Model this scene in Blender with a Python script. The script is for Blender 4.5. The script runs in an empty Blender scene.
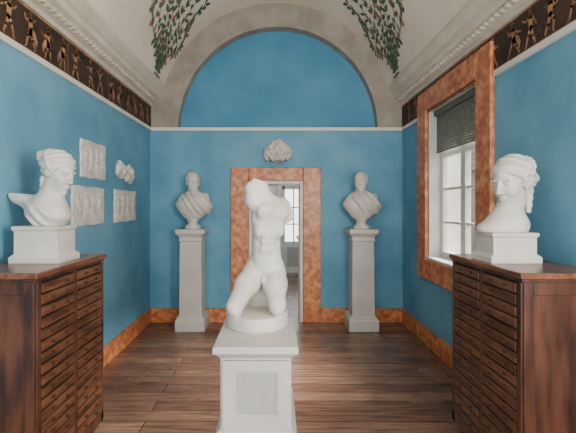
import bpy, math, random
import numpy as np
from mathutils import Vector, Matrix
random.seed(4); np.random.seed(4)
XL,XR,YB=-1.724,1.766,5.3
CX=0.02
COL=bpy.context.scene.collection
def lin(c):
    return tuple(((v/255)/12.92 if v/255<=.04045 else (((v/255)+.055)/1.055)**2.4) for v in c)+(1,)
# ---------------- materials
def mat(name,c1,c2=None,scale=4,rough=.6,bump=0,bscale=40,detail=6,stretch=(1,1,1),lo=.35,hi=.65,spec=.5,c3=None):
    m=bpy.data.materials.new(name); m.use_nodes=True
    N=m.node_tree.nodes; L=m.node_tree.links; b=N['Principled BSDF']
    b.inputs['Roughness'].default_value=rough
    b.inputs['Specular IOR Level'].default_value=spec
    tc=N.new('ShaderNodeTexCoord'); mp=N.new('ShaderNodeMapping'); mp.inputs['Scale'].default_value=stretch
    L.new(tc.outputs['Object'],mp.inputs['Vector'])
    n=N.new('ShaderNodeTexNoise'); n.inputs['Scale'].default_value=scale; n.inputs['Detail'].default_value=detail
    L.new(mp.outputs[0],n.inputs['Vector'])
    r=N.new('ShaderNodeValToRGB'); r.color_ramp.elements[0].position=lo; r.color_ramp.elements[1].position=hi
    r.color_ramp.elements[0].color=lin(c1); r.color_ramp.elements[1].color=lin(c2 or c1)
    if c3:
        e=r.color_ramp.elements.new((lo+hi)/2); e.color=lin(c3)
    L.new(n.outputs['Fac'],r.inputs['Fac']); L.new(r.outputs[0],b.inputs['Base Color'])
    if bump:
        n2=N.new('ShaderNodeTexNoise'); n2.inputs['Scale'].default_value=bscale; n2.inputs['Detail'].default_value=4
        L.new(mp.outputs[0],n2.inputs['Vector'])
        bp=N.new('ShaderNodeBump'); bp.inputs['Strength'].default_value=bump; bp.inputs['Distance'].default_value=.01
        L.new(n2.outputs['Fac'],bp.inputs['Height']); L.new(bp.outputs[0],b.inputs['Normal'])
    return m
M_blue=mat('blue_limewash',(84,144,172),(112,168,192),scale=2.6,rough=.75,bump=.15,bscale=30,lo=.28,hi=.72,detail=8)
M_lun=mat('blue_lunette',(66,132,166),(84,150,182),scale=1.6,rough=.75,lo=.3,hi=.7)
M_vault=mat('vault_plaster',(226,214,193),(238,228,209),scale=1.5,rough=.8)
M_grey=mat('grey_stone_paint',(144,135,123),(164,155,143),scale=5,rough=.8)
M_trim=mat('white_trim',(212,208,198),(226,222,212),scale=3,rough=.6)
M_corn=mat('cornice_plaster',(204,194,174),(218,208,190),scale=4,rough=.7)
M_terra=mat('orange_marble',(160,88,50),(222,154,106),scale=14,rough=.35,detail=12,lo=.34,hi=.66,c3=(198,118,70))
M_plas=mat('plaster_cast',(200,193,182),(222,216,206),scale=6,rough=.5,bump=.08,bscale=60)
M_plas2=mat('plaster_relief',(200,196,188),(226,222,214),scale=9,rough=.6,bump=.2,bscale=60)
M_ped=mat('pedestal_paint',(190,185,176),(202,197,188),scale=4,rough=.45)
M_ped2=mat('pedestal_panel_paint',(168,164,157),(180,176,169),scale=4,rough=.5)
M_wood=mat('cabinet_wood',(54,29,20),(100,60,41),scale=5,rough=.36,detail=8,stretch=(3,3,.6),bump=.15,bscale=30)
M_woodh=mat('drawer_wood',(66,38,26),(118,74,51),scale=5,rough=.34,detail=8,stretch=(3,.6,6),bump=.1,bscale=30)
M_woodt=mat('cabinet_top_wood',(86,50,34),(134,88,62),scale=5,rough=.26,detail=8,stretch=(4,.7,4))
M_dark=mat('dark_gap',(18,9,6),rough=.8)
M_knob=mat('brass_knob',(60,42,26),rough=.4)
M_frz=mat('frieze_ground',(40,27,21),(68,48,36),scale=5,rough=.7)
M_fig=mat('frieze_ochre',(138,96,66),(188,138,98),scale=12,rough=.7)
M_leaf=mat('painted_leaf',(58,80,60),(100,118,88),scale=14,rough=.8)
M_flow=mat('painted_flower',(160,86,66),(204,138,112),scale=14,rough=.8)
M_win=mat('window_paint',(206,204,198),(222,220,214),scale=4,rough=.4)
M_blind=mat('roller_blind',(98,102,92),(124,128,116),scale=30,rough=.7)
M_nroom=mat('next_room_wall',(186,190,192),(204,206,206),scale=2,rough=.8)
M_fac=mat('facade_render',(86,83,78),(98,94,88),scale=2,rough=.9)
M_facw=mat('facade_window_dark',(28,30,32),(36,38,40),scale=2,rough=.5)
M_ground=mat('courtyard_ground',(30,34,26),(42,44,36),scale=3,rough=.9)
def floor_mat():
    m=bpy.data.materials.new('floor_boards'); m.use_nodes=True
    N=m.node_tree.nodes; L=m.node_tree.links; b=N['Principled BSDF']
    tc=N.new('ShaderNodeTexCoord')
    br=N.new('ShaderNodeTexBrick'); br.offset=.37; br.inputs['Scale'].default_value=1
    br.inputs['Brick Width'].default_value=2.6; br.inputs['Row Height'].default_value=.15
    br.inputs['Mortar Size'].default_value=.004; br.inputs['Mortar Smooth'].default_value=.3; br.inputs['Bias'].default_value=0
    br.inputs['Color1'].default_value=lin((106,76,60)); br.inputs['Color2'].default_value=lin((144,111,90)); br.inputs['Mortar'].default_value=lin((42,26,20))
    L.new(tc.outputs['Object'],br.inputs['Vector'])
    mp=N.new('ShaderNodeMapping'); mp.inputs['Scale'].default_value=(1.2,14,1); L.new(tc.outputs['Object'],mp.inputs['Vector'])
    n=N.new('ShaderNodeTexNoise'); n.inputs['Scale'].default_value=2.5; n.inputs['Detail'].default_value=8; L.new(mp.outputs[0],n.inputs['Vector'])
    r=N.new('ShaderNodeValToRGB'); r.color_ramp.elements[0].position=.3; r.color_ramp.elements[1].position=.7
    r.color_ramp.elements[0].color=(.45,.43,.42,1); r.color_ramp.elements[1].color=(1.3,1.25,1.2,1)
    L.new(n.outputs['Fac'],r.inputs['Fac'])
    mx=N.new('ShaderNodeMix'); mx.data_type='RGBA'; mx.blend_type='MULTIPLY'; mx.inputs[0].default_value=1
    L.new(br.outputs['Color'],mx.inputs[6]); L.new(r.outputs[0],mx.inputs[7]); L.new(mx.outputs[2],b.inputs['Base Color'])
    n3=N.new('ShaderNodeTexNoise'); n3.inputs['Scale'].default_value=1.7; L.new(tc.outputs['Object'],n3.inputs['Vector'])
    mr=N.new('ShaderNodeMapRange'); mr.inputs[3].default_value=.18; mr.inputs[4].default_value=.34
    L.new(n3.outputs['Fac'],mr.inputs[0]); L.new(mr.outputs[0],b.inputs['Roughness'])
    bp=N.new('ShaderNodeBump'); bp.inputs['Strength'].default_value=.3; bp.inputs['Distance'].default_value=.004; bp.invert=True
    L.new(br.outputs['Fac'],bp.inputs['Height']); L.new(bp.outputs[0],b.inputs['Normal'])
    return m
M_floor=floor_mat()
def tile_mat():
    m=bpy.data.materials.new('roof_tiles'); m.use_nodes=True
    N=m.node_tree.nodes; L=m.node_tree.links; b=N['Principled BSDF']; b.inputs['Roughness'].default_value=.9
    tc=N.new('ShaderNodeTexCoord'); br=N.new('ShaderNodeTexBrick'); br.inputs['Scale'].default_value=1
    br.inputs['Brick Width'].default_value=.45; br.inputs['Row Height'].default_value=.4; br.inputs['Mortar Size'].default_value=.05
    br.inputs['Color1'].default_value=lin((62,59,56)); br.inputs['Color2'].default_value=lin((84,79,75)); br.inputs['Mortar'].default_value=lin((22,21,20))
    mp=N.new('ShaderNodeMapping'); mp.inputs['Rotation'].default_value=(0,0,math.pi/2)
    L.new(tc.outputs['Object'],mp.inputs['Vector']); L.new(mp.outputs[0],br.inputs['Vector']); L.new(br.outputs['Color'],b.inputs['Base Color'])
    return m
M_tile=tile_mat()
def glass_mat():
    m=bpy.data.materials.new('window_glass'); m.use_nodes=True
    N=m.node_tree.nodes; L=m.node_tree.links
    for n in list(N): N.remove(n)
    o=N.new('ShaderNodeOutputMaterial'); t=N.new('ShaderNodeBsdfTransparent'); g=N.new('ShaderNodeBsdfGlossy'); g.inputs['Roughness'].default_value=.03
    mx=N.new('ShaderNodeMixShader'); mx.inputs[0].default_value=.05
    L.new(t.outputs[0],mx.inputs[1]); L.new(g.outputs[0],mx.inputs[2]); L.new(mx.outputs[0],o.inputs[0]); return m
M_glass=glass_mat()
# ---------------- mesh helpers
def mesh(name,V,F,m,parent=None,smooth=False,loc=None,mats=None,mi=None):
    me=bpy.data.meshes.new(name); me.from_pydata([tuple(map(float,v)) for v in V],[],[tuple(map(int,f)) for f in F]); 
    for k in (mats or [m]): me.materials.append(k)
    if mi is not None: me.polygons.foreach_set('material_index',mi)
    if smooth: me.polygons.foreach_set('use_smooth',[True]*len(me.polygons))
    me.update(); ob=bpy.data.objects.new(name,me); COL.objects.link(ob)
    if parent: ob.parent=parent
    if loc: ob.location=loc
    return ob
def empty(name,loc=(0,0,0)):
    e=bpy.data.objects.new(name,None); e.location=loc; e.empty_display_size=.1; COL.objects.link(e); return e
def bx(V,F,a,b):
    i=len(V); x0,y0,z0=a; x1,y1,z1=b
    V+= [(x0,y0,z0),(x1,y0,z0),(x1,y1,z0),(x0,y1,z0),(x0,y0,z1),(x1,y0,z1),(x1,y1,z1),(x0,y1,z1)]
    F+= [(i,i+3,i+2,i+1),(i+4,i+5,i+6,i+7),(i,i+1,i+5,i+4),(i+1,i+2,i+6,i+5),(i+2,i+3,i+7,i+6),(i+3,i,i+4,i+7)]
def boxes(name,L,m,parent=None,bevel=0,loc=None):
    V=[];F=[]
    for a,b in L: bx(V,F,a,b)
    ob=mesh(name,V,F,m,parent,loc=loc)
    if bevel:
        md=ob.modifiers.new('bevel','BEVEL'); md.width=bevel; md.segments=2; md.limit_method='ANGLE'
    return ob
def sq(name,prof,m,parent=None,loc=None,add=0,bevel=0,asp=1):
    V=[];F=[]
    for w,z in prof:
        h=w*asp+add
        V+=[(-w,-h,z),(w,-h,z),(w,h,z),(-w,h,z)]
    for k in range(len(prof)-1):
        for j in range(4):
            a=4*k+j; b=4*k+(j+1)%4; F.append((a,b,b+4,a+4))
    n=len(V); F.append((3,2,1,0)); F.append((n-4,n-3,n-2,n-1))
    ob=mesh(name,V,F,m,parent,loc=loc)
    if bevel:
        md=ob.modifiers.new('bevel','BEVEL'); md.width=bevel; md.segments=2; md.limit_method='ANGLE'
    return ob
def lathe(name,prof,m,parent=None,loc=None,n=40):
    V=[];F=[]
    for r,z in prof:
        for k in range(n):
            a=2*math.pi*k/n; V.append((r*math.cos(a),r*math.sin(a),z))
    for i in range(len(prof)-1):
        for k in range(n):
            a=i*n+k;b=i*n+(k+1)%n; F.append((a,b,b+n,a+n))
    F.append(tuple(range(n-1,-1,-1))); F.append(tuple(range((len(prof)-1)*n,len(prof)*n)))
    ob=mesh(name,V,F,m,parent,loc=loc); 
    for p in ob.data.polygons: p.use_smooth=len(p.vertices)==4
    return ob
# ---------------- SDF sculpting
def surf(name,f,lo,hi,h,m,parent=None,loc=None,scale=1.0):
    ax=[np.arange(lo[i],hi[i]+h,h,dtype=np.float32) for i in range(3)]
    P=np.meshgrid(*ax,indexing='ij'); F=f(P).astype(np.float32)
    S=F<0
    nx,ny,nz=[s-1 for s in F.shape]
    cnt=np.zeros((nx,ny,nz),np.int8)
    for a in (0,1):
        for b in (0,1):
            for c in (0,1): cnt+=S[a:a+nx,b:b+ny,c:c+nz]
    act=(cnt>0)&(cnt<8); idx=-np.ones(act.shape,np.int64); I,J,K=np.nonzero(act); idx[act]=np.arange(len(I))
    acc=np.zeros((len(I),3)); num=np.zeros(len(I))
    cor=[(0,0,0),(1,0,0),(0,1,0),(1,1,0),(0,0,1),(1,0,1),(0,1,1),(1,1,1)]
    for p in range(8):
        for q in range(p+1,8):
            A=np.array(cor[p]);B=np.array(cor[q])
            if abs(A-B).sum()!=1: continue
            fa=F[I+A[0],J+A[1],K+A[2]]; fb=F[I+B[0],J+B[1],K+B[2]]
            c=(fa<0)!=(fb<0); t=np.where(c,fa/np.where(c,fa-fb,1),0)
            pt=A+t[:,None]*(B-A); acc+=pt*c[:,None]; num+=c
    V=(acc/num[:,None]+np.stack([I,J,K],1))*h+np.array(lo)
    Q=[]
    for d in range(3):
        e1,e2=(d+1)%3,(d+2)%3
        s0=[slice(None)]*3; s1=[slice(None)]*3; s0[d]=slice(0,-1); s1[d]=slice(1,None)
        A=S[tuple(s0)];B=S[tuple(s1)]; ch=A!=B
        E=np.array(np.nonzero(ch)).T
        ok=(E[:,e1]>0)&(E[:,e2]>0)&(E[:,e1]<act.shape[e1])&(E[:,e2]<act.shape[e2]); E=E[ok]
        u=np.zeros(3,int);u[e1]=1; v=np.zeros(3,int);v[e2]=1
        g=lambda X: idx[X[:,0],X[:,1],X[:,2]]
        q=np.stack([g(E-u-v),g(E-v),g(E),g(E-u)],1)
        fl=~A[tuple(E.T)]; q[fl]=q[fl][:,::-1]; Q.append(q)
    Q=np.concatenate(Q); Q=Q[(Q>=0).all(1)]
    return mesh(name,V*scale,Q,m,parent,smooth=True,loc=loc)
def ell(P,c,r,R=None):
    q=[P[i]-c[i] for i in range(3)]
    if R is not None: q=[R[0][i]*q[0]+R[1][i]*q[1]+R[2][i]*q[2] for i in range(3)]
    k0=np.sqrt(sum((q[i]/r[i])**2 for i in range(3)))+1e-6; k1=np.sqrt(sum((q[i]/r[i]**2)**2 for i in range(3)))+1e-6
    return k0*(k0-1)/k1
def cone(P,a,b,ra,rb):
    a=np.array(a,float);b=np.array(b,float);ab=b-a
    t=np.clip(sum((P[i]-a[i])*ab[i] for i in range(3))/float(ab@ab),0,1)
    return np.sqrt(sum((P[i]-a[i]-t*ab[i])**2 for i in range(3)))-(ra+(rb-ra)*t)
def sm(a,b,k):
    h=np.clip(.5+.5*(b-a)/k,0,1); return b*(1-h)+a*h-k*h*(1-h)
def ss(a,b,k): return -sm(-a,b,k)   # a minus b
def rot(rx,ry,rz):
    return np.array((Matrix.Rotation(rz,3,'Z')@Matrix.Rotation(ry,3,'Y')@Matrix.Rotation(rx,3,'X')))
def xf(P,c,R,s):
    q=[(P[i]-c[i])/s for i in range(3)]
    return [R[0][i]*q[0]+R[1][i]*q[1]+R[2][i]*q[2] for i in range(3)]
def head(p,kind):
    X,Y,Z=p; A=[np.abs(X),Y,Z]
    d=ell(p,(0,.05,.15),(.285,.36,.32))
    d=sm(d,ell(p,(0,-.08,-.10),(.225,.26,.36)),.08)
    d=sm(d,ell(p,(0,-.12,-.30),(.175,.19,.15)),.07)
    d=sm(d,ell(p,(0,-.275,-.415),(.07,.06,.06)),.06)
    d=sm(d,ell(A,(.125,-.22,-.13),(.09,.09,.10)),.07)
    d=sm(d,ell(A,(.10,-.295,.085),(.10,.045,.03)),.04)
    d=ss(d,ell(A,(.108,-.37,.02),(.075,.085,.045)),.035)
    d=sm(d,ell(A,(.105,-.268,.015),(.062,.055,.042)),.012)
    d=ss(d,ell(A,(.105,-.325,.015),(.048,.012,.004)),.008)
    d=sm(d,cone(p,(0,-.335,.09),(0,-.405,-.12),.026,.040),.03)
    d=sm(d,ell(A,(.038,-.365,-.135),(.03,.04,.028)),.02)
    d=sm(d,ell(p,(0,-.310,-.245),(.075,.045,.05)),.04)
    d=sm(d,ell(A,(.020,-.346,-.222),(.036,.022,.015)),.012)
    d=sm(d,ell(p,(0,-.342,-.272),(.042,.024,.018)),.012)
    d=ss(d,ell(p,(0,-.378,-.247),(.070,.035,.006)),.008)
    d=ss(d,ell(p,(0,-.37,-.325),(.05,.03,.018)),.03)
    ear=ell(A,(.285,.04,-.03),(.028,.065,.10)); ear=ss(ear,ell(A,(.318,.03,-.02),(.02,.035,.06)),.01)
    d=sm(d,ear,.015)
    if kind=='man':
        h=ell(p,(0,.07,.18),(.315,.385,.335))
        h=np.maximum(h,-(1.15*Y+Z+.10)/1.5)
        h=h+.016*np.sin(27*X+3*np.sin(11*Z))*np.sin(25*Z+2*np.sin(14*Y))+.008*np.sin(40*Y+X*20)
        d=sm(d,h,.02)
    else:
        h=ell(p,(0,.07,.16),(.345,.40,.36))
        h=np.maximum(h,-(1.05*Y+Z+.06)/1.45)
        s=Z*.9+.45*Y; w=np.sin(38*s+1.4*np.sin(15*Y+4*X)); 
        h=h-.014*w-.004*np.sin(76*s+20*Y)
        d=sm(d,h,.012)
    return d
def tor(p,c,R,rM,rm,ax=2,asp=1):
    q=[p[i]-c[i] for i in range(3)]
    if R is not None: q=[R[0][i]*q[0]+R[1][i]*q[1]+R[2][i]*q[2] for i in range(3)]
    r=np.sqrt(q[0]**2+(q[1]*asp)**2)-rM
    return np.sqrt(r*r+q[2]**2)-rm
# ---------------- room shell
Y0=-2.2
boxes('floor',[((XL-.3,Y0,-.12),(XR+.35,YB+4.2,0))],M_floor)
boxes('wall_left',[((XL-.3,Y0,0),(XL,YB,3.35))],M_blue)
wy0,wy1,wz0,wz1=3.32,4.42,.99,2.70
boxes('wall_right',[((XR,Y0,0),(XR+.35,wy0,3.35)),((XR,wy1,0),(XR+.35,YB,3.35)),((XR,wy0,0),(XR+.35,wy1,wz0)),((XR,wy0,wz1),(XR+.35,wy1,3.35))],M_blue)
dx0,dx1,dz=-.36,.386,1.95
boxes('wall_back',[((XL-.3,YB,0),(dx0,YB+.3,2.65)),((dx1,YB,0),(XR+.35,YB+.3,2.65)),((dx0,YB,dz),(dx1,YB+.3,2.65))],M_blue)
n=48; V=[];F=[];mi=[]
ac=.04
ax_=[math.pi*k/n for k in range(n+1)]
inn=[(ac+1.375*math.cos(a),2.65+1.42*math.sin(a)) for a in ax_]
out=[]
for a in ax_:
    c,s=math.cos(a),math.sin(a); t=min((XR+.3-ac)/abs(c) if abs(c)>1e-6 else 99,2.1/max(s,1e-6)); out.append((ac+c*t,2.65+s*t))
for (x,z) in inn: V.append((x,YB,z))
for (x,z) in out: V.append((x,YB,z))
for (x,z) in inn: V.append((x,YB+.13,z))
m1=n+1
for k in range(n):
    F.append((k,m1+k,m1+k+1,k+1)); mi.append(0)
    F.append((k,k+1,2*m1+k+1,2*m1+k)); mi.append(0)
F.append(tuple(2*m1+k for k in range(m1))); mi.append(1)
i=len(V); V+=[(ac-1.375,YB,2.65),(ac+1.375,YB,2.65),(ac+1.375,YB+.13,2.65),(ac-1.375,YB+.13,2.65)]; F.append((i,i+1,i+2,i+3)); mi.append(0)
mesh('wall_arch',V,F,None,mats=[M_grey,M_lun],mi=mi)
V=[];F=[]
for k in range(n+1):
    a=ax_[k]; c,s=math.cos(a),math.sin(a)
    for r,y in ((1.375,YB),(1.375,YB-.012),(1.43,YB-.012),(1.43,YB)): V.append((ac+r*c,y,2.65+(r+.045)*s))
for k in range(n):
    for j in range(3): F.append((4*k+j,4*k+4+j,4*k+5+j,4*k+1+j))
mesh('trim_arch',V,F,M_grey)
# vault
vc,vr=2.78,1.62
def vp(th,y,r=vr): return (CX+r*math.cos(th),y,vc+r*math.sin(th))
t0=math.radians(15); V=[];F=[];nn=64
for k in range(nn+1):
    th=t0+(math.pi-2*t0)*k/nn
    for y in (Y0,YB-.001): V.append(vp(th,y))
    for y in (YB-.001,Y0): V.append(vp(th,y,vr+.12))
for k in range(nn):
    for j in range(4):
        F.append((4*k+j,4*k+(j+1)%4,4*k+4+(j+1)%4,4*k+4+j))
mesh('ceiling',V,F,M_vault,smooth=False)
for p in bpy.data.objects['ceiling'].data.polygons: p.use_smooth=True
bpy.data.objects['ceiling'].data.set_sharp_from_angle(angle=.6)
def cornice(name,x,s):
    pr=[(0,2.98),(.03,2.98),(.03,3.02),(.07,3.03),(.07,3.055),(.14,3.085),(.14,3.14),(.165,3.15),(.20,3.20),(.205,3.23),(.20,3.26),(0,3.30)]
    V=[];F=[]
    for o,z in pr:
        V+=[(x+s*o,Y0,z),(x+s*o,YB-.001,z)]
    for k in range(len(pr)-1): F.append((2*k,2*k+1,2*k+3,2*k+2))
    e=mesh(name,V,F,M_corn)
    L=[]; y=Y0+.05
    while y<YB-.05:
        a=min(x+s*.07,x+s*.105);b=max(x+s*.07,x+s*.105); L.append(((a,y,3.03),(b,y+.035,3.06))); y+=.07
    boxes('dentils',L,M_corn,e)
cornice('cornice_left',XL,1); cornice('cornice_right',XR,-1)
boxes('trim_rail_left',[((XL,Y0,2.635),(XL+.028,YB,2.675))],M_trim)
boxes('trim_rail_right',[((XR-.028,Y0,2.635),(XR,3.06,2.675)),((XR-.028,4.69,2.635),(XR,YB,2.675))],M_trim)
boxes('trim_rail_back',[((XL,YB-.03,2.635),(XR,YB,2.68))],M_trim)
boxes('baseboard_left',[((XL,Y0,0),(XL+.025,YB,.19))],M_terra)
boxes('baseboard_right',[((XR-.025,Y0,0),(XR,YB,.19))],M_terra)
boxes('baseboard_back',[((XL+.025,YB-.025,0),(-.607,YB,.19)),((.634,YB-.025,0),(XR-.025,YB,.19))],M_terra)
boxes('trim_door',[((-.607,YB-.04,0),(dx0,YB,2.13)),((dx1,YB-.04,0),(.634,YB,2.13)),((dx0,YB-.04,dz),(dx1,YB,2.13))],M_terra,bevel=.01)
boxes('trim_door_jamb',[((dx0,YB-.02,0),(dx0+.045,YB+.32,dz)),((dx1-.045,YB-.02,0),(dx1,YB+.32,dz)),((dx0+.045,YB-.02,dz-.05),(dx1-.045,YB+.32,dz))],M_win,bevel=.006)
# ---------------- frieze with figures
def figure(V,F,put,s,z,h,pose,fl):
    def P(u,v): return put(s+fl*u*h,z+v*h)
    def poly(pts):
        i=len(V); V.extend(P(u,v) for u,v in pts); F.append(tuple(range(i,i+len(pts))))
    def cap(a,b,ra,rb):
        dx,dy=b[0]-a[0],b[1]-a[1]; ang=math.atan2(dy,dx); pts=[]
        for k in range(7): t=ang+math.pi/2+math.pi*k/6; pts.append((a[0]+ra*math.cos(t),a[1]+ra*math.sin(t)))
        for k in range(7): t=ang-math.pi/2+math.pi*k/6; pts.append((b[0]+rb*math.cos(t),b[1]+rb*math.sin(t)))
        poly(pts)
    r=pose
    hip=(0,.48); ch=(.04*r.uniform(-1,1.5),.74); hd=(ch[0]+.02*r.uniform(-1,2),.92)
    cap(hd,(hd[0],hd[1]-.03),.055,.045); cap(ch,hip,.095,.075); cap(hd,ch,.03,.04)
    st=r.uniform(.08,.22); k1=(st*.7,.27+r.uniform(0,.08)); f1=(st*r.uniform(.4,1.3),.03); k2=(-st*.5,.25); f2=(-st*1.2,.03)
    cap(hip,k1,.065,.042);cap(k1,f1,.042,.022);cap(f1,(f1[0]+.06,.015),.02,.012)
    cap(hip,k2,.065,.042);cap(k2,f2,.042,.022);cap(f2,(f2[0]+.06,.015),.02,.012)
    for sg in (1,-1):
        e=(ch[0]+sg*r.uniform(.1,.2),ch[1]+r.uniform(-.18,.05)); w=(e[0]+sg*r.uniform(.02,.16),e[1]+r.uniform(-.1,.2))
        cap((ch[0]+sg*.06,ch[1]+.02),e,.035,.027); cap(e,w,.027,.02)
    if r.random()<.6:
        poly([(-.05,.6),(-.2,.5),(-.3,.3),(-.24,.12),(-.16,.3),(-.08,.34),(.08,.3),(.1,.5)])
    if r.random()<.35:
        cap((.3,.0),(.3,.95),.012,.012)
def frieze(name,x,s,ya,yb):
    e=empty(name,(x,0,2.675))
    V=[];F=[]; a=min(0,s*.012); b=max(0,s*.012)
    bx(V,F,(a,ya,0),(b,yb,.305)); mesh('painted_ground',V,F,M_frz,e)
    V=[];F=[]; R=random.Random(7+int(s)); y=ya+.25
    while y<yb-.12:
        figure(V,F,lambda u,v:(s*.0145,u,v),y,.022,.262,R,R.choice((1,-1))); y+=R.uniform(.17,.28)
    mesh('painted_figures',V,F,M_fig,e)
    V=[];F=[]
    bx(V,F,(min(s*.012,s*.0145),ya,.0),(max(s*.012,s*.0145),yb,.014)); bx(V,F,(min(s*.012,s*.0145),ya,.29),(max(s*.012,s*.0145),yb,.302))
    mesh('painted_border',V,F,M_fig,e)
frieze('painted_frieze',XL,1,Y0,YB-.002)
frieze('painted_frieze',XR,-1,Y0,YB-.002)
# ---------------- vault plants
def plant(side):
    e=empty('painted_vine')
    VL=[];FL=[];VF=[];FF=[]
    def put(u,v):
        th=math.radians(18)+v/vr
        p=vp(th,min(5.27,4.93-.55*v+u),vr-.004); x=p[0] if side>0 else 2*CX-p[0]
        return (x,p[1],p[2])
    def leaf(V,F,u,v,a,l,w):
        pts=[(0,0),(l*.3,w),(l*.7,w*.8),(l,0),(l*.7,-w*.8),(l*.3,-w)]
        i=len(V); V.extend(put(u+x*math.cos(a)-y*math.sin(a),v+x*math.sin(a)+y*math.cos(a)) for x,y in pts); F.append(tuple(range(i,i+6)))
    def stem(pts,w):
        for (a,b) in zip(pts[:-1],pts[1:]):
            dx,dy=b[0]-a[0],b[1]-a[1];L=math.hypot(dx,dy)+1e-9;nx,ny=-dy/L*w,dx/L*w
            i=len(VL); VL.extend([put(a[0]+nx,a[1]+ny),put(b[0]+nx,b[1]+ny),put(b[0]-nx,b[1]-ny),put(a[0]-nx,a[1]-ny)]); FL.append((i,i+1,i+2,i+3))
    R=random.Random(11)
    for k,(u1,sp) in enumerate([(-.55,.75),(-.46,1.05),(-.3,1.3),(-.1,1.45),(.1,1.45),(.27,1.3),(.42,1.05),(.5,.75)]):
        pts=[]
        for i in range(19):
            t=i/18; v=t*sp+.04; 
            u=u1*(1-math.cos(min(1,t*1.5)*math.pi))/2*1.05+.05*math.sin(t*9+k*2)*t
            pts.append((u,v))
        stem(pts,.008)
        for i in range(2,19):
            a=math.atan2(pts[i][1]-pts[i-1][1],pts[i][0]-pts[i-1][0])
            for sg in (1,-1):
                if R.random()<.8: leaf(VL,FL,pts[i][0],pts[i][1],a+sg*R.uniform(.5,1.3),R.uniform(.07,.115),R.uniform(.017,.028))
            if R.random()<.42:
                cu,cv=pts[i][0]+R.uniform(-.07,.07),pts[i][1]+R.uniform(-.04,.04)
                for q in range(5): leaf(VF,FF,cu,cv,q*1.257,.04,.016)
    stem([(-.12,.0),(.12,.0)],.012); stem([(0,-.05),(0,.15)],.014)
    for q in range(9): leaf(VL,FL,0,.06,q*.39,.13,.02)
    mesh('leaves',VL,FL,M_leaf,e); mesh('blossoms',VF,FF,M_flow,e)
plant(-1); plant(1)
# ---------------- window_1 on right wall
w=empty('window_1',(XR,0,0))
boxes('surround',[((-.04,3.08,.76),(0,3.32,2.93)),((-.04,4.42,.76),(0,4.67,2.93)),((-.04,3.32,2.70),(0,4.42,2.93)),((-.04,3.32,.76),(0,4.42,.99))],M_terra,w,bevel=.01)
boxes('reveal',[((0,wy0,wz0),(.36,wy0+.02,wz1)),((0,wy1-.02,wz0),(.36,wy1,wz1)),((0,wy0,wz1-.02),(.36,wy1,wz1)),((-.03,wy0+.02,wz0),(.36,wy1-.02,wz0+.03))],M_win,w,bevel=.004)
fx=.13; yc=(wy0+wy1)/2
L=[((fx,wy0+.02,wz0+.03),(fx+.06,wy0+.08,wz1-.02)),((fx,wy1-.08,wz0+.03),(fx+.06,wy1-.02,wz1-.02)),((fx,yc-.04,wz0+.03),(fx+.06,yc+.04,wz1-.02)),
   ((fx,wy0+.08,wz0+.03),(fx+.06,wy1-.08,wz0+.10)),((fx,wy0+.08,wz1-.08),(fx+.06,wy1-.08,wz1-.02)),((fx-.01,wy0+.06,2.15),(fx+.06,wy1-.06,2.23))]
for z in (1.42,1.79): L.append(((fx+.01,wy0+.08,z-.015),(fx+.05,wy1-.08,z+.015)))
boxes('sash_frame',L,M_win,w,bevel=.004)
boxes('glass',[((fx+.028,wy0+.06,wz0+.08),(fx+.032,wy1-.06,wz1-.06))],M_glass,w)
L=[((.05,wy0+.03,2.62),(.11,wy1-.03,2.68))]
z=2.20
while z<2.62: L.append(((.075,wy0+.04,z),(.085,wy1-.04,z+.024))); z+=.028
boxes('blind',L,M_blind,w)
# ---------------- outside
boxes('ground',[((XR+.36,-12,-1.6),(40,40,-1.5))],M_ground)
nb=empty('neighbouring_building',(8.5,0,0))
boxes('facade',[((0,-6,-1.5),(.4,34,3.2))],M_fac,nb)
V=[(-.3,-6,3.1),(-.3,34,3.1),(4.5,34,7.2),(4.5,-6,7.2)]
mesh('roof',V,[(0,1,2,3)],M_tile,nb)
L=[]
for y in range(0,34,3): L.append(((-.03,y,.6),(.02,y+1.1,2.4)))
boxes('facade_windows',L,M_facw,nb)
# ---------------- next room
ny0,ny1=YB+.3,YB+3.9
boxes('wall_next_room_left',[((-1.9,ny0,0),(-1.75,ny1,2.9))],M_nroom)
boxes('wall_next_room_right',[((1.7,ny0,0),(1.85,ny1,2.9))],M_nroom)
gx0,gx1,gz=.17,.72,2.08
boxes('wall_next_room_far',[((-1.9,ny1,0),(gx0,ny1+.2,2.9)),((gx1,ny1,0),(1.85,ny1+.2,2.9)),((gx0,ny1,gz),(gx1,ny1+.2,2.9))],M_nroom)
boxes('ceiling_next_room',[((-1.9,ny0,2.9),(1.85,ny1+.2,3.0))],M_nroom)
d=empty('door_1',(0,ny1,0))
L=[((gx0-.09,-.03,0),(gx0,.05,gz+.09)),((gx1,-.03,0),(gx1+.09,.05,gz+.09)),((gx0,-.03,gz),(gx1,.05,gz+.09)),
   ((gx0,0,0),(gx0+.07,.05,gz)),((gx1-.07,0,0),(gx1,.05,gz)),((gx0,0,gz-.08),(gx1,.05,gz)),((gx0+.07,.0,0),(gx1-.07,.04,.75)),((.43,.0,.75),(.46,.05,gz)),]
for z in (1.15,1.55): L.append(((gx0,.0,z),(gx1,.05,z+.03)))
boxes('glazed_leaf',L,M_win,d,bevel=.004)
boxes('panel_mould',[((gx0+.12,-.012,.15),(gx1-.12,.0,.62))],M_ped2,d,bevel=.004)
boxes('glass',[((gx0+.05,.02,.75),(gx1-.05,.024,gz-.05))],M_glass,d)
d2=empty('door_2',(-.30,ny1,0))
boxes('leaf',[((-.33,-.03,0),(.33,0,2.05))],M_win,d2,bevel=.004)
boxes('panels',[((-.25,-.045,.15),(.25,-.03,.85)),((-.25,-.045,1.0),(.25,-.03,1.9))],M_ped2,d2,bevel=.004)
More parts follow.
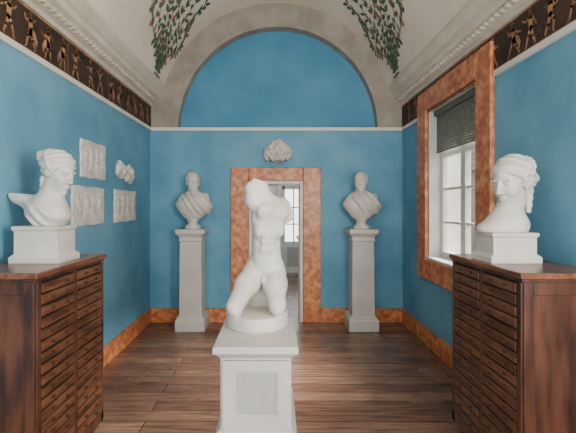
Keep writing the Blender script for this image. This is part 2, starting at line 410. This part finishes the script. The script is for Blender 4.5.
# ---------------- pedestals
def tall_ped(x,y,h):
    e=empty('display_pedestal',(x,y,0))
    sq('body',[(.19,0),(.19,.13),(.175,.145),(.175,.165),(.155,.185),(.145,.19),(.138,h-.16),(.150,h-.15),(.150,h-.135),(.142,h-.13),(.142,h-.10),(.165,h-.075),(.180,h-.055),(.185,h-.05),(.185,h)],M_ped,e,bevel=.003)
    return e
PH=1.30
tall_ped(-1.085,5.07,PH); tall_ped(1.135,5.07,PH)
ch=.855; PX,PY=-.103,2.30; DY=.055
e=empty('panelled_pedestal',(PX,PY,0))
sq('lower_block',[(.222,0),(.222,.37),(.215,.385),(.200,.40)],M_ped,e,bevel=.003,add=DY)
sq('shaft',[(.178,.40),(.178,ch-.075)],M_ped,e,add=DY)
sq('cap',[(.178,ch-.085),(.190,ch-.08),(.190,ch-.068),(.200,ch-.06),(.212,ch-.045),(.222,ch-.04),(.226,ch-.035),(.226,ch-.006),(.222,ch)],M_ped,e,bevel=.002,add=DY)
for k in range(4):
    hw=.178 if k%2==0 else .178+DY; dd=.178+DY if k%2==0 else .178
    V=[];F=[]; w1=hw-.06; w2=w1-.01
    for a,b in (((-hw,-dd-.012,.40),(-w1,-dd,ch-.085)),((w1,-dd-.012,.40),(hw,-dd,ch-.085)),((-w1,-dd-.012,ch-.14),(w1,-dd,ch-.085)),((-w1,-dd-.012,.40),(w1,-dd,.47)),
                ((-w1,-dd-.007,.47),(-w2,-dd,ch-.14)),((w2,-dd-.007,.47),(w1,-dd,ch-.14)),((-w2,-dd-.007,ch-.15),(w2,-dd,ch-.14)),((-w2,-dd-.007,.47),(w2,-dd,.48))): bx(V,F,a,b)
    o=mesh('face_frame',V,F,M_ped,e); o.rotation_euler=(0,0,k*math.pi/2)
    V=[];F=[]; bx(V,F,(-w2,-dd-.0015,.48),(w2,-dd,ch-.15)); o=mesh('face_panel',V,F,M_ped2,e); o.rotation_euler=(0,0,k*math.pi/2)
# ---------------- kneeling torso
def torso(P0):
    base=np.maximum(np.abs(P0[2]-.025)-.055,(np.sqrt((P0[0]/.186)**2+((P0[1]-.01)/.195)**2)-1)*.17+.004*np.sin(30*P0[0])*np.sin(24*P0[1]))
    X,Y=P0[0],P0[1]; Z=P0[2]+.038*np.exp(-((P0[2]-.31)/.11)**2)   # low, seated-back pelvis
    P=[X,Y,Z]
    d=ell(P,(.05,.085,.375),(.110,.088,.085))
    a=.42
    tw=np.clip((Z-.40)/.30,0,1)*a
    qx,qy=X-.065,Y-.045
    Q=[qx*np.cos(tw)+qy*np.sin(tw)+.065,-qx*np.sin(tw)+qy*np.cos(tw)+.045,Z]
    u=sm(ell(Q,(.056,.055,.49),(.088,.068,.12)),ell(Q,(.064,.035,.645),(.110,.082,.125),rot(.1,-.12,0)),.05)
    u=sm(u,ell(Q,(.068,.04,.735),(.116,.066,.055),rot(0,.14,0)),.05)
    u=sm(u,ell(Q,(.018,-.034,.695),(.054,.028,.044),rot(0,-.2,0)),.032)
    u=sm(u,ell(Q,(.118,-.030,.685),(.054,.028,.044),rot(0,.1,0)),.032)
    for s in (-1,1):
        u=sm(u,ell(Q,(.062+s*.054,-.008,.585),(.032,.028,.05),rot(0,s*-.4,0)),.032)
        for zz in (.47,.515,.555): u=sm(u,ell(Q,(.058+s*.021,-.005-(zz-.46)*.25,zz),(.021,.010,.021)),.022)
    u=ss(u,cone(Q,(.068,-.075,.72),(.060,-.043,.50),.007,.005),.022)
    u=ss(u,ell(Q,(.057,-.020,.440),(.007,.02,.009)),.010)
    u=sm(u,ell(Q,(-.032,.038,.755),(.052,.05,.055)),.04)
    u=sm(u,cone(Q,(-.032,.038,.76),(-.060,.02,.83),.047,.036),.03)
    u=sm(u,cone(Q,(.165,.045,.725),(.190,.03,.665),.048,.041),.04)
    u=sm(u,cone(Q,(.04,.04,.76),(-.005,.02,.88),.053,.044),.035)
    u=ss(u,cone(Q,(.06,.135,.74),(.056,.140,.48),.012,.010),.03)
    for s in (-1,1): u=sm(u,ell(Q,(.064+s*.055,.095,.70),(.042,.022,.055)),.03)
    u=ss(u,ell(P,(-.0,-.02,.945),(.14,.12,.055),rot(0,.45,0)),.008)
    d=sm(d,u,.05)
    d=ss(d,cone(P,(-.040,.02,.405),(.025,-.01,.325),.005,.005),.025)
    d=ss(d,cone(P,(.142,.02,.400),(.080,-.01,.322),.005,.005),.025)
    L=None
    for s,kx,ky in ((-1,-.124,-.112),(1,.122,-.092)):
        hx=.04+s*.060
        t=cone(P,(hx,.08,.33),(kx,ky,.150),.080,.050)
        t=sm(t,ell(P,(hx*.6+kx*.4,.0,.275),(.068,.080,.078),rot(.8,s*.3,0)),.04)
        t=sm(t,ell(P,(kx,ky-.012,.134),(.047,.046,.049)),.015)
        t=ss(t,ell(P,(kx+s*.004,ky-.052,.168),(.030,.010,.006)),.012)
        c=cone(P,(kx*1.02,ky+.03,.112),(kx*.95,.14,.108),.042,.030)
        c=sm(c,ell(P,(kx*1.10,.05,.125),(.048,.085,.046)),.02)
        c=sm(c,cone(P,(kx*.9,.12,.10),(kx*.6,.165,.11),.034,.028),.02)
        t=sm(t,c,.006)
        t=sm(t,ell(P,(hx+s*.005,.13,.27),(.074,.06,.09)),.03)
        L=t if L is None else sm(L,t,.006)
    L=sm(L,ell(P,(.01,.15,.14),(.10,.035,.08)),.02)
    d=sm(d,L,.022)
    d=ss(d,cone(P,(.05,.22,.40),(.05,.19,.24),.012,.012),.02)
    d=sm(d,ell(P,(.038,-.002,.300),(.020,.022,.026)),.010)
    d=sm(d,cone(P,(.040,-.016,.325),(.038,-.034,.295),.012,.010),.008)
    d=sm(d,base,.010)
    return np.maximum(d,-P0[2])
surf('kneeling_torso_statue',torso,(-.22,-.21,-.01),(.29,.25,.93),.005,M_plas,loc=(-.112,2.42,ch),scale=1.03)
# ---------------- male busts
def man(turn):
    R=rot(0,0,turn)
    def f(P):
        X,Y,Z=P
        d=ell(P,(0,.03,.32),(.235,.12,.125))
        d=sm(d,ell(P,(0,.0,.26),(.165,.115,.16)),.06)
        d=sm(d,cone(P,(-.10,.03,.40),(.10,.03,.40),.075,.075),.06)
        d=sm(d,cone(P,(0,.03,.38),(0,.015,.56),.082,.068),.04)
        d=np.maximum(d,Y-.08)
        dr=ell(P,(.05,.0,.33),(.215,.15,.16),rot(0,.35,0))
        dr=sm(dr,cone(P,(.14,-.02,.41),(-.13,-.10,.22),.060,.05),.05)
        dr=dr+.009*np.sin(62*(X*.75+Z*.8)+4*np.sin(7*X)+9*Y)
        dr=np.maximum(dr,-( X*.8+Z*.0+.13-.55*(.46-Z)))
        dr=np.maximum(dr,Y-.09)
        d=sm(d,dr,.012)
        d=np.maximum(d,.135-Z)
        h=head(xf(P,(0,-.005,.605),R,.285),'man')*.285
        d=sm(d,h,.015)
        return d
    return f
def male(x,y,turn,z):
    e=empty('male_bust',(x,y,z))
    surf('figure',man(turn),(-.27,-.2,.12),(.3,.2,.79),.0065,M_plas,e)
    lathe('socle',[(.105,0),(.105,.03),(.085,.045),(.06,.07),(.055,.09),(.075,.11),(.08,.125),(.07,.15),(.05,.16)],M_plas,e,n=36)
male(-1.085,5.07,.25,PH); male(1.135,5.07,-.35,PH)
# ---------------- cabinets
def cabinet(x0,x1,face):
    ya,yb,H=2.02,2.80,1.25
    e=empty('drawer_cabinet',(0,0,0))
    fxx=x1 if face>0 else x0
    boxes('carcass',[((x0,ya,.05),(x1,yb,H-.035))],M_wood,e,bevel=.004)
    boxes('feet',[((x0+.02,ya+.02,0),(x0+.09,ya+.09,.05)),((x1-.09,ya+.02,0),(x1-.02,ya+.09,.05)),((x0+.02,yb-.09,0),(x0+.09,yb-.02,.05)),((x1-.09,yb-.09,0),(x1-.02,yb-.02,.05))],M_wood,e)
    o=.026
    boxes('top',[((x0-(o if face<0 else 0),ya-o,H-.033),(x1+(o if face>0 else 0),yb+o,H))],M_woodt,e,bevel=.006)
    boxes('top_mould',[((x0-(.013 if face<0 else 0),ya-.013,H-.052),(x1+(.013 if face>0 else 0),yb+.013,H-.033))],M_wood,e,bevel=.004)
    s=face
    def X(a,b): return (min(fxx+s*a,fxx+s*b),max(fxx+s*a,fxx+s*b))
    a,b=X(0,.012)
    boxes('stiles',[((a,ya,.05),(b,ya+.035,H-.052)),((a,yb-.035,.05),(b,yb,H-.052)),((a,(ya+yb)/2-.018,.05),(b,(ya+yb)/2+.018,H-.052)),((a,ya,.05),(b,yb,.12))],M_wood,e,bevel=.003)
    a,b=X(0,.002); boxes('gap',[((a,ya+.03,.11),(b,yb-.03,H-.055))],M_dark,e)
    a,b=X(.002,.016); a2,b2=X(.016,.030); D=[];K=[]
    nr=17; hh=(H-.06-.125)/nr
    for c in range(2):
        c0=ya+.04 if c==0 else (ya+yb)/2+.023; c1=(ya+yb)/2-.023 if c==0 else yb-.04
        for r in range(nr):
            z=.125+r*hh; D.append(((a,c0,z+.005),(b,c1,z+hh-.005)))
            for f_ in (.28,.72):
                yk=c0+(c1-c0)*f_; K.append(((a2,yk-.008,z+hh/2-.008),(b2,yk+.008,z+hh/2+.008)))
    boxes('drawers',D,M_woodh,e,bevel=.003); boxes('knobs',K,M_knob,e,bevel=.004)
    boxes('end_frame',[((x0,ya-.008,.05),(x0+.05,ya,H-.052)),((x1-.05,ya-.008,.05),(x1,ya,H-.052)),((x0+.05,ya-.008,.05),(x1-.05,ya,.15)),((x0+.05,ya-.008,H-.12),(x1-.05,ya,H-.052))],M_wood,e,bevel=.003)
cabinet(XL+.027,-1.262,1); cabinet(1.305,XR-.027,-1)
# ---------------- female busts
CH=1.25
def plinth(e,w,h):
    sq('plinth',[(w,0),(w,.035),(w-.008,.045),(w-.022,.055),(w-.022,h-.03),(w-.012,h-.02),(w-.012,h)],M_plas,e,asp=.8,bevel=.003)
def femL(P):
    X,Y,Z=P
    d=ell(P,(.025,.0,.07),(.115,.10,.10))
    d=sm(d,cone(P,(.02,.0,.10),(-.215,.01,.185),.085,.018),.05)
    d=sm(d,cone(P,(.02,-.02,.10),(.09,-.06,.07),.075,.05),.05)
    d=sm(d,cone(P,(.02,.0,.13),(.06,.0,.27),.068,.058),.05)
    dr=d-.006+.006*np.sin(75*(X*.5+Z)+3*np.sin(18*X)); dr=np.maximum(dr,Z-(.12-.35*X)); d=sm(d,dr,.006)
    R=np.array(Matrix.Rotation(math.radians(78),3,'Z')@Matrix.Rotation(math.radians(18),3,'X'))
    p=xf(P,(.085,-.01,.325),R,.262)
    h=head(p,'w')
    h=sm(h,ell(p,(0,.50,.24),(.16,.17,.16))+.010*np.sin(36*p[0]+26*p[2]),.03)
    h=sm(h,tor(p,(0,.08,.20),rot(.85,0,0),.36,.028)+.004*np.sin(60*np.arctan2(p[0],p[1])),.015)
    for s in (-1,1): h=sm(h,cone(p,(s*.12,.28,-.22),(s*.10,.24,-.55),.05,.025)+.006*np.sin(50*p[2]),.04)
    d=sm(d,h*.262,.015)
    return np.maximum(d,-Z)
e=empty('classical_female_bust',(-1.463,2.45,CH)); plinth(e,.155,.225)
surf('figure',femL,(-.26,-.2,-.01),(.26,.2,.52),.0042,M_plas,e,loc=(0,0,.225),scale=1.035)
def femR(P):
    X,Y,Z=P
    d=ell(P,(-.02,.0,.02),(.150,.105,.06))
    d=sm(d,ell(P,(.02,.0,.06),(.115,.09,.06)),.05)
    d=sm(d,cone(P,(.0,.0,.06),(.05,.0,.22),.078,.074),.06)
    R=np.array(Matrix.Rotation(math.radians(-66),3,'Z')@Matrix.Rotation(math.radians(12),3,'X'))
    p=xf(P,(.035,-.01,.305),R,.325)
    h=head(p,'w')
    h=sm(h,ell(p,(0,.48,-.02),(.18,.18,.17))+.012*np.sin(34*p[0]+26*p[2]),.03)
    h=sm(h,tor(p,(0,.07,.16),rot(.80,0,0),.375,.03)+.010*np.sin(26*np.arctan2(p[0],p[1])),.015)
    for s in (-1,1):
        h=sm(h,ell(p,(s*.27,.08,.0),(.08,.17,.15),rot(.5,0,0))+.009*np.sin(46*p[2]+22*p[1]),.02)
        h=sm(h,cone(p,(s*.10,.32,-.15),(s*.11,.20,-.58),.09,.055)+.007*np.sin(46*p[2]+10*p[1]),.04)
    d=sm(d,h*.325,.015)
    return np.maximum(d,-Z)
e=empty('goddess_head_bust',(1.467,2.45,CH)); plinth(e,.155,.185)
surf('figure',femR,(-.22,-.2,-.01),(.31,.27,.52),.0042,M_plas,e,loc=(0,0,.185),scale=1.03)
# ---------------- wall reliefs
def relief(name,yc,zc,w,h,seed,shape='rect'):
    R=np.random.RandomState(seed); nx,nz=70,54
    u=np.linspace(-1,1,nx);v=np.linspace(-1,1,nz);U,W=np.meshgrid(u,v,indexing='ij')
    H=np.full_like(U,.018)
    def blob(cu,cv,ru,rv,a,hh):
        q=((U-cu)*math.cos(a)+(W-cv)*math.sin(a))/ru; r=(-(U-cu)*math.sin(a)+(W-cv)*math.cos(a))/rv
        return hh*np.sqrt(np.clip(1-q*q-r*r,0,1))
    for k in range(4):
        cu=-.7+k*.45+R.uniform(-.08,.08); l=R.uniform(-.35,.35)
        B=np.maximum.reduce([blob(cu,.55+R.uniform(-.08,.08),.08,.12,0,.013),blob(cu+.03,.15,.12,.30,l,.013),blob(cu-.05,-.38,.07,.36,l,.011),blob(cu+.1,-.38,.07,.36,-l,.010),blob(cu+.14,.2,.2,.06,R.uniform(-1,1),.009)])
        H=H+B
    H+=.0015*np.sin(30*U+8*np.sin(5*W))
    eu=1-.03*np.abs(np.sin(4*W+seed))-.02*np.abs(np.sin(13*W)); ev=1-.04*np.abs(np.sin(3.1*U+seed))-.02*np.abs(np.sin(11*U))
    V=[];F=[]
    for i in range(nx):
        for j in range(nz):
            edge=i in(0,nx-1) or j in(0,nz-1)
            V.append((0.0 if edge else H[i,j],U[i,j]*eu[i,j]*w/2,W[i,j]*ev[i,j]*h/2))
    for i in range(nx-1):
        for j in range(nz-1): a=i*nz+j; F.append((a,a+nz,a+nz+1,a+1))
    mesh(name,V,F,M_plas2,smooth=True,loc=(XL+.001,yc,zc))
relief('relief_plaque',3.63,2.03,.50,.36,1)
relief('relief_plaque',3.54,1.60,.62,.37,5)
relief('relief_plaque',4.40,1.60,.62,.37,9)
def frag(P):
    X,Y,Z=P
    d=ell(P,(0,-.11,.02),(.05,.13,.10)); d=sm(d,ell(P,(0,.12,-.01),(.05,.14,.11)),.03)
    d=d+.012*np.sin(45*Y+20*Z)*np.sin(40*Z)
    for y in (-.11,.12): 
        d=ss(d,ell(P,(.055,y-.04,.03),(.03,.022,.016)),.01); d=ss(d,ell(P,(.055,y+.04,.03),(.03,.022,.016)),.01); d=ss(d,ell(P,(.055,y,-.05),(.03,.03,.014)),.01)
        d=sm(d,ell(P,(.05,y,0),(.018,.012,.03)),.01)
    return np.maximum(d,-X)
surf('theatre_mask_relief',frag,(-.02,-.3,-.16),(.09,.3,.16),.006,M_plas2,loc=(XL+.001,4.38,1.98))
def lion(P):
    X,Y,Z=P
    d=ell(P,(0,0,-.03),(.20,.15,.20))
    d=np.maximum(d,-(Z+.15-.25*np.abs(X)))
    a=np.arctan2(Z+.16,X); r=np.sqrt(X*X+(Z+.16)**2)
    d=d+.012*np.sin(58*r+2.5*np.sin(7*a))+.008*np.sin(16*a+18*r)
    d=ss(d,ell(P,(.0,-.10,-.18),(.075,.09,.06)),.02)
    return np.maximum(d,Y)
surf('curly_hair_cast',lion,(-.24,-.19,-.2),(.24,.02,.2),.0055,M_plas,loc=(.035,YB-.001,2.34))
# ---------------- lights
sc=bpy.context.scene
wd=bpy.data.worlds.new('sky'); sc.world=wd; wd.use_nodes=True
bg=wd.node_tree.nodes['Background']; bg.inputs[0].default_value=(.98,.99,1.0,1); bg.inputs[1].default_value=4.0
def light(name,t,loc,rotv,energy,color=(1,1,1),size=None,angle=None):
    l=bpy.data.lights.new(name,t); l.energy=energy; l.color=color
    if size: 
        if t=='AREA': l.shape='RECTANGLE'; l.size,l.size_y=size
        else: l.shadow_soft_size=size
    if angle: l.angle=angle
    o=bpy.data.objects.new(name,l); o.location=loc; o.rotation_euler=rotv; COL.objects.link(o); return o
sd=Vector((-.80,-.12,-.50)).normalized()
light('sun_light','SUN',(6,4,8),sd.to_track_quat('-Z','Y').to_euler(),48.0,(1,.94,.86),angle=math.radians(34))
light('next_room_fill','POINT',(-.6,YB+2.2,2.6),(0,0,0),60,(1,.97,.92),size=.15)  # added unseen fill to brighten the next room, no lamp modelled there
light('room_fill_light','AREA',(XR-.06,.3,1.95),Vector((-1,.45,.1)).to_track_quat('-Z','Y').to_euler(),200,(1,.96,.90),size=(1.1,1.7))  # added fill beside the solid right wall, brightens the room without a window
# ---------------- camera
cam=bpy.data.cameras.new('camera'); cam.lens=24; cam.sensor_width=36; cam.shift_x=13/576; cam.shift_y=-10.5/576; cam.clip_start=.05
co=bpy.data.objects.new('camera',cam); co.location=(0,0,1.6); co.rotation_euler=(math.pi/2,0,0); COL.objects.link(co); sc.camera=co
